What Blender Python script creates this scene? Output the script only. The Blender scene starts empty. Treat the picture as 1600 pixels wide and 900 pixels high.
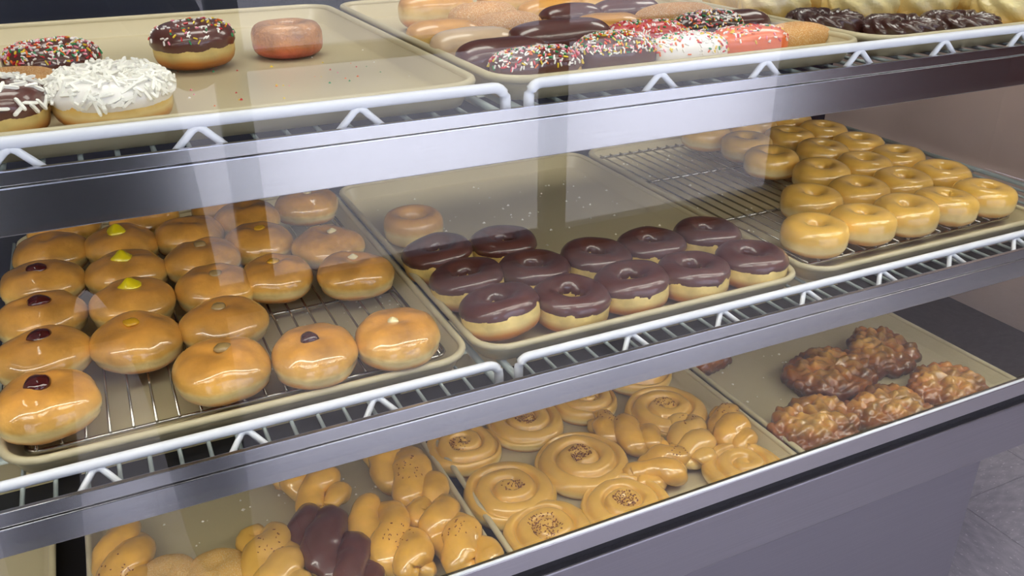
import bpy, bmesh, math, random
import numpy as np
from mathutils import Vector, Matrix, noise as mnoise

random.seed(7)
rng = np.random.default_rng(7)
PI = math.pi
ZC = 1.45                       # height of the camera above the shop floor
sc = bpy.context.scene
C = sc.collection

# ------------------------------------------------------------------ camera
cd = bpy.data.cameras.new('camera')
cam = bpy.data.objects.new('camera', cd)
C.objects.link(cam)
cd.sensor_fit = 'HORIZONTAL'
cd.sensor_width = 36.0
cd.lens = 1356.0 / 1600.0 * 36.0
cd.clip_start = 0.02
cd.clip_end = 200
Xr = Vector((0.90190347, -0.43190746, -0.00510695))     # camera right
Yd = Vector((-0.19179719, -0.38985859, -0.90067981))    # camera down
Fw = Vector((0.38701934, 0.81330574, -0.43445345))      # camera forward
M = Matrix((( Xr.x, -Yd.x, -Fw.x, 0), (Xr.y, -Yd.y, -Fw.y, 0), (Xr.z, -Yd.z, -Fw.z, ZC), (0, 0, 0, 1)))
cam.matrix_world = M
sc.camera = cam

# ------------------------------------------------------------------ world, sun, exposure
w = bpy.data.worlds.new('world')
sc.world = w
w.use_nodes = True
nt = w.node_tree
nt.nodes.clear()
wo = nt.nodes.new('ShaderNodeOutputWorld')
bgn = nt.nodes.new('ShaderNodeBackground')
bgn.inputs['Color'].default_value = (0.73, 0.75, 1.0, 1)
bgn.inputs['Strength'].default_value = 3.0
nt.links.new(bgn.outputs[0], wo.inputs[0])

sd = bpy.data.lights.new('sun', 'SUN')
sd.energy = 3.0
sd.angle = math.radians(1.0)
sd.color = (1.0, 0.95, 0.88)
so = bpy.data.objects.new('sun', sd)
C.objects.link(so)
so.location = (2, -6, 8)
so.rotation_euler = (math.radians(24), 0, math.radians(14))

vs = sc.view_settings
vs.view_transform = 'Standard'
vs.look = 'None'
vs.gamma = 1.0
vs.use_curve_mapping = False
vs.exposure = 0.0
TUBE = 15.0      # fluorescent tubes inside the case
PANEL = 7.0      # ceiling troffers

# ------------------------------------------------------------------ materials
def newmat(name):
    m = bpy.data.materials.new(name)
    m.use_nodes = True
    n = m.node_tree
    n.nodes.clear()
    o = n.nodes.new('ShaderNodeOutputMaterial')
    p = n.nodes.new('ShaderNodeBsdfPrincipled')
    n.links.new(p.outputs[0], o.inputs[0])
    return m, n, p

def srgb(r, g, b):
    f = lambda c: (c / 255 / 12.92) if c / 255 <= 0.04045 else ((c / 255 + 0.055) / 1.055) ** 2.4
    return (f(r), f(g), f(b), 1)

def add_bump(n, p, scale, strength, dist=0.001, coord='Object', detail=3):
    tc = n.nodes.new('ShaderNodeTexCoord')
    nz = n.nodes.new('ShaderNodeTexNoise')
    nz.inputs['Scale'].default_value = scale
    nz.inputs['Detail'].default_value = detail
    b = n.nodes.new('ShaderNodeBump')
    b.inputs['Strength'].default_value = strength
    b.inputs['Distance'].default_value = dist
    n.links.new(tc.outputs[coord], nz.inputs['Vector'])
    n.links.new(nz.outputs['Fac'], b.inputs['Height'])
    n.links.new(b.outputs[0], p.inputs['Normal'])
    return nz, tc

def simple(name, col, rough=0.5, metal=0.0, coat=0.0, var=0.0, scale=30, bump=0.0, bscale=200, bdist=0.001, spec=0.5):
    m, n, p = newmat(name)
    p.inputs['Base Color'].default_value = col
    p.inputs['Roughness'].default_value = rough
    p.inputs['Metallic'].default_value = metal
    p.inputs['Coat Weight'].default_value = coat
    p.inputs['Coat Roughness'].default_value = 0.06
    p.inputs['Specular IOR Level'].default_value = spec
    if bump:
        add_bump(n, p, bscale, bump, bdist)
    if var:
        tc = n.nodes.new('ShaderNodeTexCoord')
        nz = n.nodes.new('ShaderNodeTexNoise')
        nz.inputs['Scale'].default_value = scale
        nz.inputs['Detail'].default_value = 4
        n.links.new(tc.outputs['Object'], nz.inputs['Vector'])
        r = n.nodes.new('ShaderNodeValToRGB')
        r.color_ramp.elements[0].position = 0.3
        r.color_ramp.elements[1].position = 0.7
        r.color_ramp.elements[0].color = tuple(c * (1 - var) for c in col[:3]) + (1,)
        r.color_ramp.elements[1].color = tuple(min(1, c * (1 + var)) for c in col[:3]) + (1,)
        n.links.new(nz.outputs['Fac'], r.inputs['Fac'])
        n.links.new(r.outputs[0], p.inputs['Base Color'])
    return m

def dough(name, stops, coat=0.7, rough=0.38, bump=0.25, bscale=90, mottled=0.16, grain=0.0, crough=0.04):
    """fried dough: golden crust below, pale belt round the waist, glazed or bare crust on top."""
    m, n, p = newmat(name)
    tc = n.nodes.new('ShaderNodeTexCoord')
    sep = n.nodes.new('ShaderNodeSeparateXYZ')
    n.links.new(tc.outputs['Generated'], sep.inputs[0])
    nz = n.nodes.new('ShaderNodeTexNoise')
    nz.inputs['Scale'].default_value = 55
    nz.inputs['Detail'].default_value = 3
    n.links.new(tc.outputs['Object'], nz.inputs['Vector'])
    ma = n.nodes.new('ShaderNodeMath'); ma.operation = 'SUBTRACT'
    n.links.new(nz.outputs['Fac'], ma.inputs[0]); ma.inputs[1].default_value = 0.5
    mb = n.nodes.new('ShaderNodeMath'); mb.operation = 'MULTIPLY_ADD'
    n.links.new(ma.outputs[0], mb.inputs[0]); mb.inputs[1].default_value = 0.17
    n.links.new(sep.outputs['Z'], mb.inputs[2])
    r = n.nodes.new('ShaderNodeValToRGB')
    el = r.color_ramp.elements
    el[0].position, el[0].color = stops[0]
    el[1].position, el[1].color = stops[-1]
    for pos, col in stops[1:-1]:
        e = el.new(pos); e.color = col
    n.links.new(mb.outputs[0], r.inputs['Fac'])
    # darker fried patches and, per copy, a slight shift of tone
    n2 = n.nodes.new('ShaderNodeTexNoise')
    n2.inputs['Scale'].default_value = 28
    n2.inputs['Detail'].default_value = 5
    n.links.new(tc.outputs['Object'], n2.inputs['Vector'])
    oi = n.nodes.new('ShaderNodeObjectInfo')
    mr = n.nodes.new('ShaderNodeMapRange')
    n.links.new(n2.outputs['Fac'], mr.inputs[0])
    mr.inputs[1].default_value = 0.3; mr.inputs[2].default_value = 0.75
    mr.inputs[3].default_value = 1 + mottled * 0.6; mr.inputs[4].default_value = 1 - mottled * 1.4
    m3 = n.nodes.new('ShaderNodeMath'); m3.operation = 'MULTIPLY_ADD'
    n.links.new(oi.outputs['Random'], m3.inputs[0]); m3.inputs[1].default_value = 0.14
    n.links.new(mr.outputs[0], m3.inputs[2])
    m4 = n.nodes.new('ShaderNodeMath'); m4.operation = 'SUBTRACT'
    n.links.new(m3.outputs[0], m4.inputs[0]); m4.inputs[1].default_value = 0.07
    hs = n.nodes.new('ShaderNodeHueSaturation')
    n.links.new(r.outputs[0], hs.inputs['Color'])
    n.links.new(m4.outputs[0], hs.inputs['Value'])
    last = hs.outputs[0]
    if grain:
        n5 = n.nodes.new('ShaderNodeTexNoise')
        n5.inputs['Scale'].default_value = 900
        n5.inputs['Detail'].default_value = 1
        n.links.new(tc.outputs['Object'], n5.inputs['Vector'])
        mrx = n.nodes.new('ShaderNodeMapRange')
        n.links.new(n5.outputs['Fac'], mrx.inputs[0])
        mrx.inputs[1].default_value = 0.5; mrx.inputs[2].default_value = 0.7
        mrx.inputs[4].default_value = grain
        mx = n.nodes.new('ShaderNodeMixRGB')
        mx.inputs[2].default_value = srgb(236, 214, 170)
        n.links.new(mrx.outputs[0], mx.inputs[0])
        n.links.new(last, mx.inputs[1])
        last = mx.outputs[0]
    n.links.new(last, p.inputs['Base Color'])
    p.inputs['Roughness'].default_value = rough
    p.inputs['Coat Weight'].default_value = coat
    p.inputs['Coat Roughness'].default_value = crough
    p.inputs['Coat IOR'].default_value = 1.6
    b = n.nodes.new('ShaderNodeBump')
    b.inputs['Strength'].default_value = bump
    b.inputs['Distance'].default_value = 0.002
    n6 = n.nodes.new('ShaderNodeTexNoise')
    n6.inputs['Scale'].default_value = bscale
    n6.inputs['Detail'].default_value = 4
    n.links.new(tc.outputs['Object'], n6.inputs['Vector'])
    n.links.new(n6.outputs['Fac'], b.inputs['Height'])
    n.links.new(b.outputs[0], p.inputs['Normal'])
    return m

def steel(name, col, rough, aniso=0.6):
    m, n, p = newmat(name)
    p.inputs['Metallic'].default_value = 1.0
    p.inputs['Roughness'].default_value = rough
    tc = n.nodes.new('ShaderNodeTexCoord')
    mp = n.nodes.new('ShaderNodeMapping')
    mp.inputs['Scale'].default_value = (2, 300, 300)
    nz = n.nodes.new('ShaderNodeTexNoise')
    nz.inputs['Scale'].default_value = 3
    nz.inputs['Detail'].default_value = 3
    n.links.new(tc.outputs['Object'], mp.inputs[0])
    n.links.new(mp.outputs[0], nz.inputs['Vector'])
    r = n.nodes.new('ShaderNodeValToRGB')
    r.color_ramp.elements[0].position = 0.3
    r.color_ramp.elements[1].position = 0.7
    r.color_ramp.elements[0].color = tuple(c * 0.955 for c in col[:3]) + (1,)
    r.color_ramp.elements[1].color = tuple(min(1, c * 1.03) for c in col[:3]) + (1,)
    n.links.new(nz.outputs['Fac'], r.inputs['Fac'])
    n.links.new(r.outputs[0], p.inputs['Base Color'])
    return m

def emit(name, col, s):
    m = bpy.data.materials.new(name)
    m.use_nodes = True
    n = m.node_tree
    n.nodes.clear()
    o = n.nodes.new('ShaderNodeOutputMaterial')
    e = n.nodes.new('ShaderNodeEmission')
    e.inputs[0].default_value = col
    e.inputs[1].default_value = s
    n.links.new(e.outputs[0], o.inputs[0])
    return m

def thin_glass(name, gain, tint):
    """one pane: clear transmission plus the mirror reflection of its two faces."""
    m = bpy.data.materials.new(name)
    m.use_nodes = True
    n = m.node_tree
    n.nodes.clear()
    o = n.nodes.new('ShaderNodeOutputMaterial')
    t = n.nodes.new('ShaderNodeBsdfTransparent')
    t.inputs[0].default_value = tint
    g = n.nodes.new('ShaderNodeBsdfGlossy')
    g.inputs['Roughness'].default_value = 0.0
    fr = n.nodes.new('ShaderNodeFresnel')
    fr.inputs[0].default_value = 1.5
    ge = n.nodes.new('ShaderNodeNewGeometry')
    a = n.nodes.new('ShaderNodeMath'); a.operation = 'MULTIPLY'; a.inputs[1].default_value = gain
    inv = n.nodes.new('ShaderNodeMath'); inv.operation = 'SUBTRACT'; inv.inputs[0].default_value = 1.0
    b = n.nodes.new('ShaderNodeMath'); b.operation = 'MULTIPLY'; b.use_clamp = True
    mx = n.nodes.new('ShaderNodeMixShader')
    n.links.new(fr.outputs[0], a.inputs[0])
    n.links.new(ge.outputs['Backfacing'], inv.inputs[1])
    n.links.new(a.outputs[0], b.inputs[0])
    n.links.new(inv.outputs[0], b.inputs[1])
    n.links.new(b.outputs[0], mx.inputs[0])
    n.links.new(t.outputs[0], mx.inputs[1])
    n.links.new(g.outputs[0], mx.inputs[2])
    n.links.new(mx.outputs[0], o.inputs[0])
    return m

BROWN = srgb(158, 92, 38); PALE = srgb(240, 212, 146)
M_filled = dough('glazed_filled_dough', [(0.0, srgb(170, 100, 40)), (0.24, srgb(206, 138, 60)), (0.34, PALE), (0.44, srgb(244, 214, 140)), (0.53, srgb(232, 178, 84)), (0.75, srgb(226, 164, 72)), (1.0, srgb(214, 148, 66))], coat=1.0, bump=0.42, bscale=120, mottled=0.3)
M_glazed = dough('glazed_ring_dough', [(0.0, srgb(190, 124, 52)), (0.18, srgb(216, 160, 80)), (0.3, srgb(242, 220, 160)), (0.46, srgb(238, 206, 134)), (0.58, srgb(238, 190, 92)), (1.0, srgb(236, 186, 84))], coat=0.9, bump=0.25, bscale=60)
M_ringbase = dough('ring_dough', [(0.0, srgb(160, 90, 36)), (0.22, srgb(206, 134, 58)), (0.42, srgb(244, 216, 138)), (0.7, srgb(246, 214, 126)), (0.85, srgb(222, 168, 84)), (1.0, srgb(206, 140, 62))], coat=0.15, rough=0.5, bump=0.5, mottled=0.3)
M_plain = dough('plain_ring_dough', [(0.0, srgb(190, 128, 56)), (0.2, srgb(238, 206, 124)), (0.46, srgb(246, 220, 140)), (0.6, srgb(232, 178, 92)), (1.0, srgb(222, 158, 74))], coat=0.6, rough=0.45)
M_bar = dough('fried_bar_dough', [(0.0, srgb(176, 104, 40)), (0.25, srgb(206, 140, 62)), (0.4, srgb(240, 214, 150)), (0.55, srgb(238, 198, 112)), (0.7, srgb(226, 166, 76)), (1.0, srgb(222, 158, 70))], coat=0.5)
M_sugarbar = dough('sugared_bar_dough', [(0.0, srgb(180, 112, 50)), (0.35, srgb(222, 170, 96)), (1.0, srgb(206, 146, 84))], coat=0.0, rough=0.8, grain=0.8, bump=0.6, bscale=500)
M_cinnamon = dough('cinnamon_sugar_dough', [(0.0, srgb(180, 112, 50)), (0.4, srgb(232, 184, 106)), (1.0, srgb(232, 182, 102))], coat=0.0, rough=0.8, grain=0.75, bump=0.8, bscale=450)
M_maple = dough('maple_glazed_dough', [(0.0, srgb(176, 108, 44)), (0.15, srgb(214, 156, 76)), (0.28, srgb(242, 218, 152)), (0.42, srgb(240, 206, 122)), (0.55, srgb(236, 186, 90)), (1.0, srgb(234, 182, 86))], coat=0.8, bump=0.15, bscale=50, mottled=0.1)
M_twist = dough('glazed_twist_dough', [(0.0, srgb(180, 108, 42)), (0.2, srgb(212, 146, 62)), (0.35, srgb(238, 194, 100)), (0.6, srgb(234, 178, 74)), (1.0, srgb(232, 174, 70))], coat=0.9, bump=0.3, bscale=60, mottled=0.22)
M_fritter = dough('fritter_crust', [(0.0, srgb(64, 30, 10)), (0.3, srgb(108, 54, 20)), (0.5, srgb(146, 80, 30)), (0.72, srgb(176, 108, 46)), (1.0, srgb(216, 168, 84))], coat=0.8, bump=0.5, bscale=110, mottled=0.6, crough=0.12)
M_cruller = dough('pale_cruller_dough', [(0.0, srgb(200, 140, 60)), (0.35, srgb(226, 186, 100)), (0.7, srgb(240, 222, 160)), (1.0, srgb(244, 232, 188))], coat=0.5, bump=0.8, bscale=160)
M_red = dough('red_orange_cake_dough', [(0.0, srgb(196, 84, 70)), (0.3, srgb(208, 112, 66)), (0.5, srgb(222, 146, 60)), (0.7, srgb(206, 140, 74)), (1.0, srgb(196, 146, 100))], coat=0.4, bump=0.9, bscale=220, mottled=0.4)
M_choc = simple('chocolate_icing', srgb(92, 50, 44), 0.32, 0, 0.8, 0.12, 40, 0.22, 60, 0.002)
M_chocdark = simple('dark_chocolate_icing', srgb(62, 34, 30), 0.3, 0, 0.7, 0.15, 60, 0.4, 120, 0.002)
M_white = simple('white_icing', srgb(244, 240, 236), 0.35, 0, 0.5, 0.03, 40, 0.2, 80)
M_vanilla = simple('vanilla_icing', srgb(226, 196, 160), 0.35, 0, 0.5, 0.06, 40, 0.2, 80)
M_pinkred = simple('pink_red_icing', srgb(206, 84, 84), 0.35, 0, 0.5, 0.06, 40, 0.2, 80)
M_orange = simple('orange_icing', srgb(232, 108, 44), 0.3, 0, 0.6, 0.06, 40, 0.2, 80)
M_coco = simple('coconut', srgb(250, 248, 240), 0.6)
M_jam = simple('red_jam', (0.07, 0.004, 0.006, 1), 0.12, 0, 1.0)
M_lemon = simple('lemon_filling', srgb(226, 204, 14), 0.25, 0, 0.8)
M_custard = simple('custard_filling', srgb(214, 160, 30), 0.25, 0, 0.8)
M_cream = simple('cream_filling', srgb(238, 220, 168), 0.35, 0, 0.5)
M_apple = simple('grey_apple_filling', srgb(166, 136, 84), 0.25, 0, 0.8)
M_fudge = simple('fudge_filling', srgb(70, 38, 40), 0.25, 0, 0.8)
SPR = [simple('sprinkle_' + k, v, 0.35) for k, v in (('white', srgb(250, 246, 240)), ('green', srgb(40, 150, 90)), ('red', srgb(214, 50, 60)), ('orange', srgb(240, 120, 50)), ('yellow', srgb(240, 210, 60)), ('pink', srgb(244, 150, 170)))]
M_flake = simple('glaze_flake', srgb(248, 244, 232), 0.4)
M_pan = simple('tan_nonstick_pan', srgb(198, 185, 151), 0.34, 0.0, 0.15, 0.02, 9)
M_rim = simple('tan_pan_rim', srgb(202, 190, 156), 0.32, 0.0, 0.2)
M_chrome = simple('chrome_wire', (0.45, 0.43, 0.40, 1), 0.2, 1.0)
M_wwire = simple('white_coated_wire', srgb(244, 246, 255), 0.3, 0, 0.3)
M_gwire = simple('grey_coated_wire', srgb(158, 168, 168), 0.35, 0, 0.3)
M_steel = steel('brushed_steel', (0.60, 0.59, 0.63), 0.2)
M_steel2 = steel('brushed_steel_pedestal', (0.34, 0.33, 0.37), 0.4)
M_band = steel('brushed_steel_band', (0.40, 0.39, 0.43), 0.33)
M_lit_edge = simple('lit_edge_white', (0.92, 0.97, 0.94, 1), 0.25, 0.0, 0.6)  # near-white colour stands in for tube light leaving the glass edge
M_black = simple('black_gasket', (0.008, 0.008, 0.012, 1), 0.6)
M_dark = simple('dark_deck', (0.028, 0.023, 0.022, 1), 0.3, 0.6, 0, 0.1, 10)
M_navy = simple('navy_back', (0.008, 0.011, 0.028, 1), 0.35, 0, 0, 0.2, 6)
M_endwall = simple('mauve_end_laminate', srgb(196, 176, 170), 0.45, 0, 0, 0.05, 8)
M_tube = emit('tube_light', (1.0, 0.95, 0.84, 1), TUBE)
M_tube_top = emit('tube_light_top', (1.0, 0.95, 0.82, 1), TUBE * 0.42)
M_panel = emit('troffer_light', (1.0, 0.96, 0.88, 1), PANEL)
M_glass = thin_glass('display_glass', 1.9, (0.97, 0.985, 0.975, 1))
M_pane = thin_glass('storefront_glass', 1.9, (0.97, 0.98, 0.98, 1))
M_maroon = simple('maroon_wall', srgb(112, 62, 56), 0.6, 0, 0, 0.06, 3)
M_wall = simple('painted_wall', srgb(188, 178, 164), 0.7, 0, 0, 0.03, 3)
M_mullion = simple('dark_mullion', srgb(60, 60, 66), 0.5)
M_ceiling = simple('ceiling_board', srgb(226, 224, 216), 0.8)
M_side = simple('sidewalk', srgb(206, 202, 198), 0.8, 0, 0, 0.05, 3)
M_grout = simple('tile_joint', srgb(92, 90, 92), 0.8)

def tile_mat():
    m, n, p = newmat('speckled_vinyl')
    tc = n.nodes.new('ShaderNodeTexCoord')
    mp = n.nodes.new('ShaderNodeMapping')
    mp.inputs['Scale'].default_value = (1, 2.2, 1)
    n.links.new(tc.outputs['Object'], mp.inputs[0])
    cols = []
    for s, lo, hi in ((22, 0.35, 0.7), (70, 0.62, 0.72)):
        nz = n.nodes.new('ShaderNodeTexNoise')
        nz.inputs['Scale'].default_value = s
        nz.inputs['Detail'].default_value = 5
        n.links.new(mp.outputs[0], nz.inputs['Vector'])
        mr = n.nodes.new('ShaderNodeMapRange')
        mr.inputs[1].default_value = lo; mr.inputs[2].default_value = hi
        n.links.new(nz.outputs['Fac'], mr.inputs[0])
        cols.append(mr)
    a = n.nodes.new('ShaderNodeMixRGB')
    a.inputs[1].default_value = srgb(158, 155, 164)
    a.inputs[2].default_value = srgb(182, 178, 186)
    n.links.new(cols[0].outputs[0], a.inputs[0])
    b = n.nodes.new('ShaderNodeMixRGB')
    b.inputs[2].default_value = srgb(226, 222, 226)
    n.links.new(cols[1].outputs[0], b.inputs[0])
    n.links.new(a.outputs[0], b.inputs[1])
    n.links.new(b.outputs[0], p.inputs['Base Color'])
    p.inputs['Roughness'].default_value = 0.45
    return m
M_tile = tile_mat()

# ------------------------------------------------------------------ mesh helpers
def grid(nu, nv, f, cu=False, cv=True):
    V, F = [], []
    for i in range(nu):
        for j in range(nv):
            u = i / (nu if cu else nu - 1)
            v = j / (nv if cv else nv - 1)
            V.append(f(u, v))
    for i in range(nu if cu else nu - 1):
        for j in range(nv if cv else nv - 1):
            a = i * nv + j; b = i * nv + (j + 1) % nv
            c = ((i + 1) % nu) * nv + (j + 1) % nv; d = ((i + 1) % nu) * nv + j
            F.append((a, b, c, d))
    return V, F

def mesh(name, VF, m=None, smooth=True, merge=False):
    me = bpy.data.meshes.new(name)
    me.from_pydata([tuple(v) for v in VF[0]], [], VF[1])
    bm = bmesh.new(); bm.from_mesh(me)
    if merge:
        bmesh.ops.remove_doubles(bm, verts=bm.verts, dist=1e-5)
    bmesh.ops.recalc_face_normals(bm, faces=bm.faces)
    for f in bm.faces: f.smooth = smooth
    bm.to_mesh(me); bm.free()
    if m is not None:
        for mm in (m if isinstance(m, (list, tuple)) else [m]): me.materials.append(mm)
    return me

def cat(*parts):
    V, F = [], []
    for v, f in parts:
        o = len(V)
        V += list(v); F += [tuple(i + o for i in q) for q in f]
    return V, F

def box(x0, y0, z0, x1, y1, z1):
    V = [(x, y, z) for x in (x0, x1) for y in (y0, y1) for z in (z0, z1)]
    F = [(0, 1, 3, 2), (4, 6, 7, 5), (0, 4, 5, 1), (2, 3, 7, 6), (0, 2, 6, 4), (1, 5, 7, 3)]
    return V, F

def bevel_mesh(name, VF, m, b=0.001, seg=2):
    me = bpy.data.meshes.new(name)
    me.from_pydata(VF[0], [], VF[1])
    bm = bmesh.new(); bm.from_mesh(me)
    bmesh.ops.recalc_face_normals(bm, faces=bm.faces)
    bmesh.ops.bevel(bm, geom=bm.edges[:], offset=b, segments=seg, affect='EDGES', profile=0.6)
    bm.to_mesh(me); bm.free()
    me.materials.append(m)
    return me

def tube(path, r, n=8, closed=False):
    P = [Vector(p) for p in path]
    k = len(P)
    V, F = [], []
    up = Vector((0, 0, 1))
    for i, p in enumerate(P):
        a = P[(i - 1) % k] if (closed or i > 0) else P[i]
        b = P[(i + 1) % k] if (closed or i < k - 1) else P[i]
        t = (b - a).normalized()
        ref = up if abs(t.z) < 0.9 else Vector((0, 1, 0))
        s = t.cross(ref).normalized(); q = s.cross(t)
        rr = r(i / (k - 1)) if callable(r) else r
        for j in range(n):
            an = 2 * PI * j / n
            V.append(p + (s * math.cos(an) + q * math.sin(an)) * rr)
    for i in range(k if closed else k - 1):
        for j in range(n):
            F.append((i * n + j, i * n + (j + 1) % n, ((i + 1) % k) * n + (j + 1) % n, ((i + 1) % k) * n + j))
    if not closed:
        F.append(tuple(range(n))[::-1]); F.append(tuple((k - 1) * n + j for j in range(n)))
    return V, F

def N(x, y=0.0, z=0.0):
    return mnoise.noise(Vector((x, y, z)))

# ------------------------------------------------------------------ object helpers
def obj(name, me, parent=None, loc=None, rot=None):
    o = bpy.data.objects.new(name, me)
    C.objects.link(o)
    if parent is not None: o.parent = parent
    if loc is not None: o.location = loc
    if rot is not None: o.rotation_euler = rot
    return o

def tag(o, label, category, group=None, kind=None):
    o['label'] = label; o['category'] = category
    if group: o['group'] = group
    if kind: o['kind'] = kind
    return o

def struct(o):
    o['kind'] = 'structure'
    return o

# ================================================================== ROOM
floor = struct(obj('floor', mesh('floor', box(-3.2, -1.6, -0.03, 4.2, 3.4, -0.003), M_grout, False)))
T = 0.305
tile_me = bevel_mesh('tile', box(-T / 2 + 0.0006, -T / 2 + 0.0006, -0.003, T / 2 - 0.0006, T / 2 - 0.0006, 0.0), M_tile, 0.0006, 1)
for i in range(-3, 12):
    for j in range(-5, 11):
        o = obj('tile', tile_me, floor, (i * T + 0.09, j * T + 0.02, 0), (0, 0, random.choice((0, PI / 2, PI, -PI / 2))))
struct(obj('ceiling', mesh('ceiling', box(-3.2, -1.6, 2.75, 4.2, 3.4, 2.8), M_ceiling, False)))
struct(obj('wall_left', mesh('wall_left', box(-3.3, -1.6, 0, -3.2, 3.4, 2.75), M_wall, False)))
struct(obj('wall_right', mesh('wall_right', box(4.2, -1.6, 0, 4.3, 3.4, 2.75), M_maroon, False)))
struct(obj('wall_back', mesh('wall_back', box(-3.3, 3.4, 0, 4.3, 3.5, 2.75), M_navy, False)))
YS = -1.6        # storefront behind the customer
struct(obj('wall_front', mesh('wall_front', cat(box(-3.3, YS - 0.1, 0, -2.2, YS, 2.75), box(2.8, YS - 0.1, 0, 4.3, YS, 2.75), box(-2.2, YS - 0.1, 2.4, 2.8, YS, 2.75)), M_maroon, False)))
wx = [-2.2, -0.9, 0.4, 1.6, 2.8]
for k in range(4):
    x0, x1 = wx[k], wx[k + 1]
    fr = struct(obj('window_%d' % (k + 1), mesh('window_frame', cat(box(x0, YS - 0.08, 0, x0 + 0.05, YS - 0.02, 2.4), box(x1 - 0.05, YS - 0.08, 0, x1, YS - 0.02, 2.4), box(x0, YS - 0.08, 2.35, x1, YS - 0.02, 2.4), box(x0, YS - 0.08, 0, x1, YS - 0.02, 0.1), box(x0, YS - 0.075, 0.86, x1, YS - 0.025, 0.92)), M_mullion, False)))
    obj('pane', mesh('pane', box(x0 + 0.05, YS - 0.053, 0.1, x1 - 0.05, YS - 0.047, 2.35), M_pane, False), fr)
struct(obj('floor_outside', mesh('floor_outside', box(-12, -14, -0.08, 14, YS - 0.1, -0.02), M_side, False)))
for k, (x, y) in enumerate(((-0.9, -0.35), (1.0, -0.35), (2.9, -0.35), (0.2, 1.3), (2.2, 1.3))):
    t = obj('ceiling_light', None, None, (x, y, 2.75))
    tag(t, 'white fluorescent troffer on the shop ceiling, ' + ('left one above the customers', 'middle one above the customers', 'right one above the customers', 'left one above the case', 'right one above the case')[k], 'ceiling light', 'ceiling troffers')
    obj('frame', mesh('frame', cat(box(-0.62, -0.31, -0.02, -0.59, 0.31, 0), box(0.59, -0.31, -0.02, 0.62, 0.31, 0), box(-0.59, -0.31, -0.02, 0.59, -0.28, 0), box(-0.59, 0.28, -0.02, 0.59, 0.31, 0)), M_ceiling, False), t)
    obj('diffuser', mesh('diffuser', box(-0.59, -0.28, -0.012, 0.59, 0.28, -0.004), M_panel, False), t)

# ================================================================== DISPLAY CASE
XL, XR = -0.75, 1.45
case = obj('display_case', None, None, (0.35, 0.69, 0))
tag(case, 'long glass-fronted stainless steel bakery display case standing on the grey tile floor', 'display case')
OFF = Vector((0.35, 0.69, -ZC))        # parts are given relative to the camera height
def cpart(name, VF, m, smooth=False, bevel=0.0, label=None):
    V = [Vector(v) - OFF for v in VF[0]]
    me = bevel_mesh(name, (V, VF[1]), m, bevel) if bevel else mesh(name, (V, VF[1]), m, smooth)
    o = obj(name, me, case)
    if label: o['label'] = label
    return o
XE = XR + 0.45
# pedestal, band, gasket, sill
cpart('pedestal', box(XL, 0.672, -1.448, 1.118, 1.42, -0.8060), M_steel2, bevel=0.001, label='brushed steel pedestal under the case')
cpart('front_band', box(XL, 0.6550, -0.8045, XE, 0.668, -0.7200), M_band, bevel=0.0022, label='wide steel band along the front edge')
cpart('gasket', box(XL, 0.6645, -0.7198, XE, 0.668, -0.7056), M_black)
cpart('sill', box(XL, 0.6580, -0.7052, XE, 0.668, -0.6800), M_steel, bevel=0.0008, label='steel sill carrying the front glass')
cpart('glass_edge', tube([(XL, 0.6598, -0.6786), (XE, 0.6598, -0.6782)], 0.0021, 8), M_lit_edge, True, label='lower edge of the glass, coloured white for the light inside it')
cpart('deck', box(XL, 0.6685, -0.7745, XR + 0.44, 1.44, -0.7715), M_dark, label='dark steel bottom deck')
cpart('underside', box(1.118, 0.6685, -0.8045, XE, 1.44, -0.8020), M_steel2)
cpart('front_glass', box(XL, 0.6640, -0.6798, XE, 0.6680, 0.03), M_glass, label='clear front glass with bluish reflections')
# end walls, back, top
cpart('end_wall', box(XR, 0.692, -0.7710, XR + 0.02, 1.44, 0.03), M_endwall, label='mauve-grey end wall on the right')
cpart('end_wall', box(XL, 0.692, -0.7710, XL + 0.02, 1.44, 0.03), M_endwall)
cpart('back_panel', box(XL + 0.02, 1.42, -0.7705, XR, 1.438, 0.03), M_navy, label='dark navy back panel')
cpart('top_panel', cat(box(XL, 0.67, 0.031, XR + 0.02, 0.78, 0.04), box(XL, 1.36, 0.031, XR + 0.02, 1.44, 0.04)), M_steel, bevel=0.001)
cpart('back_track', cat(box(XL + 0.02, 1.40, -0.075, XR, 1.418, -0.06), box(XL + 0.02, 1.405, -0.03, XR, 1.418, -0.022)), M_steel2)
# shelf fascias: lower flange, upper strip, with the fold between them
for lo, fo, hi in ((-0.235, -0.1996, -0.1880), (-0.5085, -0.4813, -0.4667)):
    cpart('shelf_fascia', box(XL, 0.6745, lo, XR, 0.680, fo), M_steel, bevel=0.0009, label='brushed steel shelf fascia, lower flange')
    cpart('fascia_strip', box(XL, 0.6765, fo + 0.0008, XR, 0.6815, hi), M_steel, bevel=0.0007)
for zh, zt, m in ((-0.2085, -0.2195, M_tube), (-0.4985, -0.5085, M_tube), (0.027, 0.014, M_tube_top)):
    cpart('lamp_housing', box(XL + 0.02, 0.6822, zh - 0.0012, XR, 0.752, zh), M_black, label='dark lamp housing behind the fascia')
    cpart('light_tube', tube([(XL + 0.05, 0.7, zt), (XR - 0.16, 0.7, zt)], 0.0085, 10), m, True, label='fluorescent tube behind the fascia')

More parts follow.
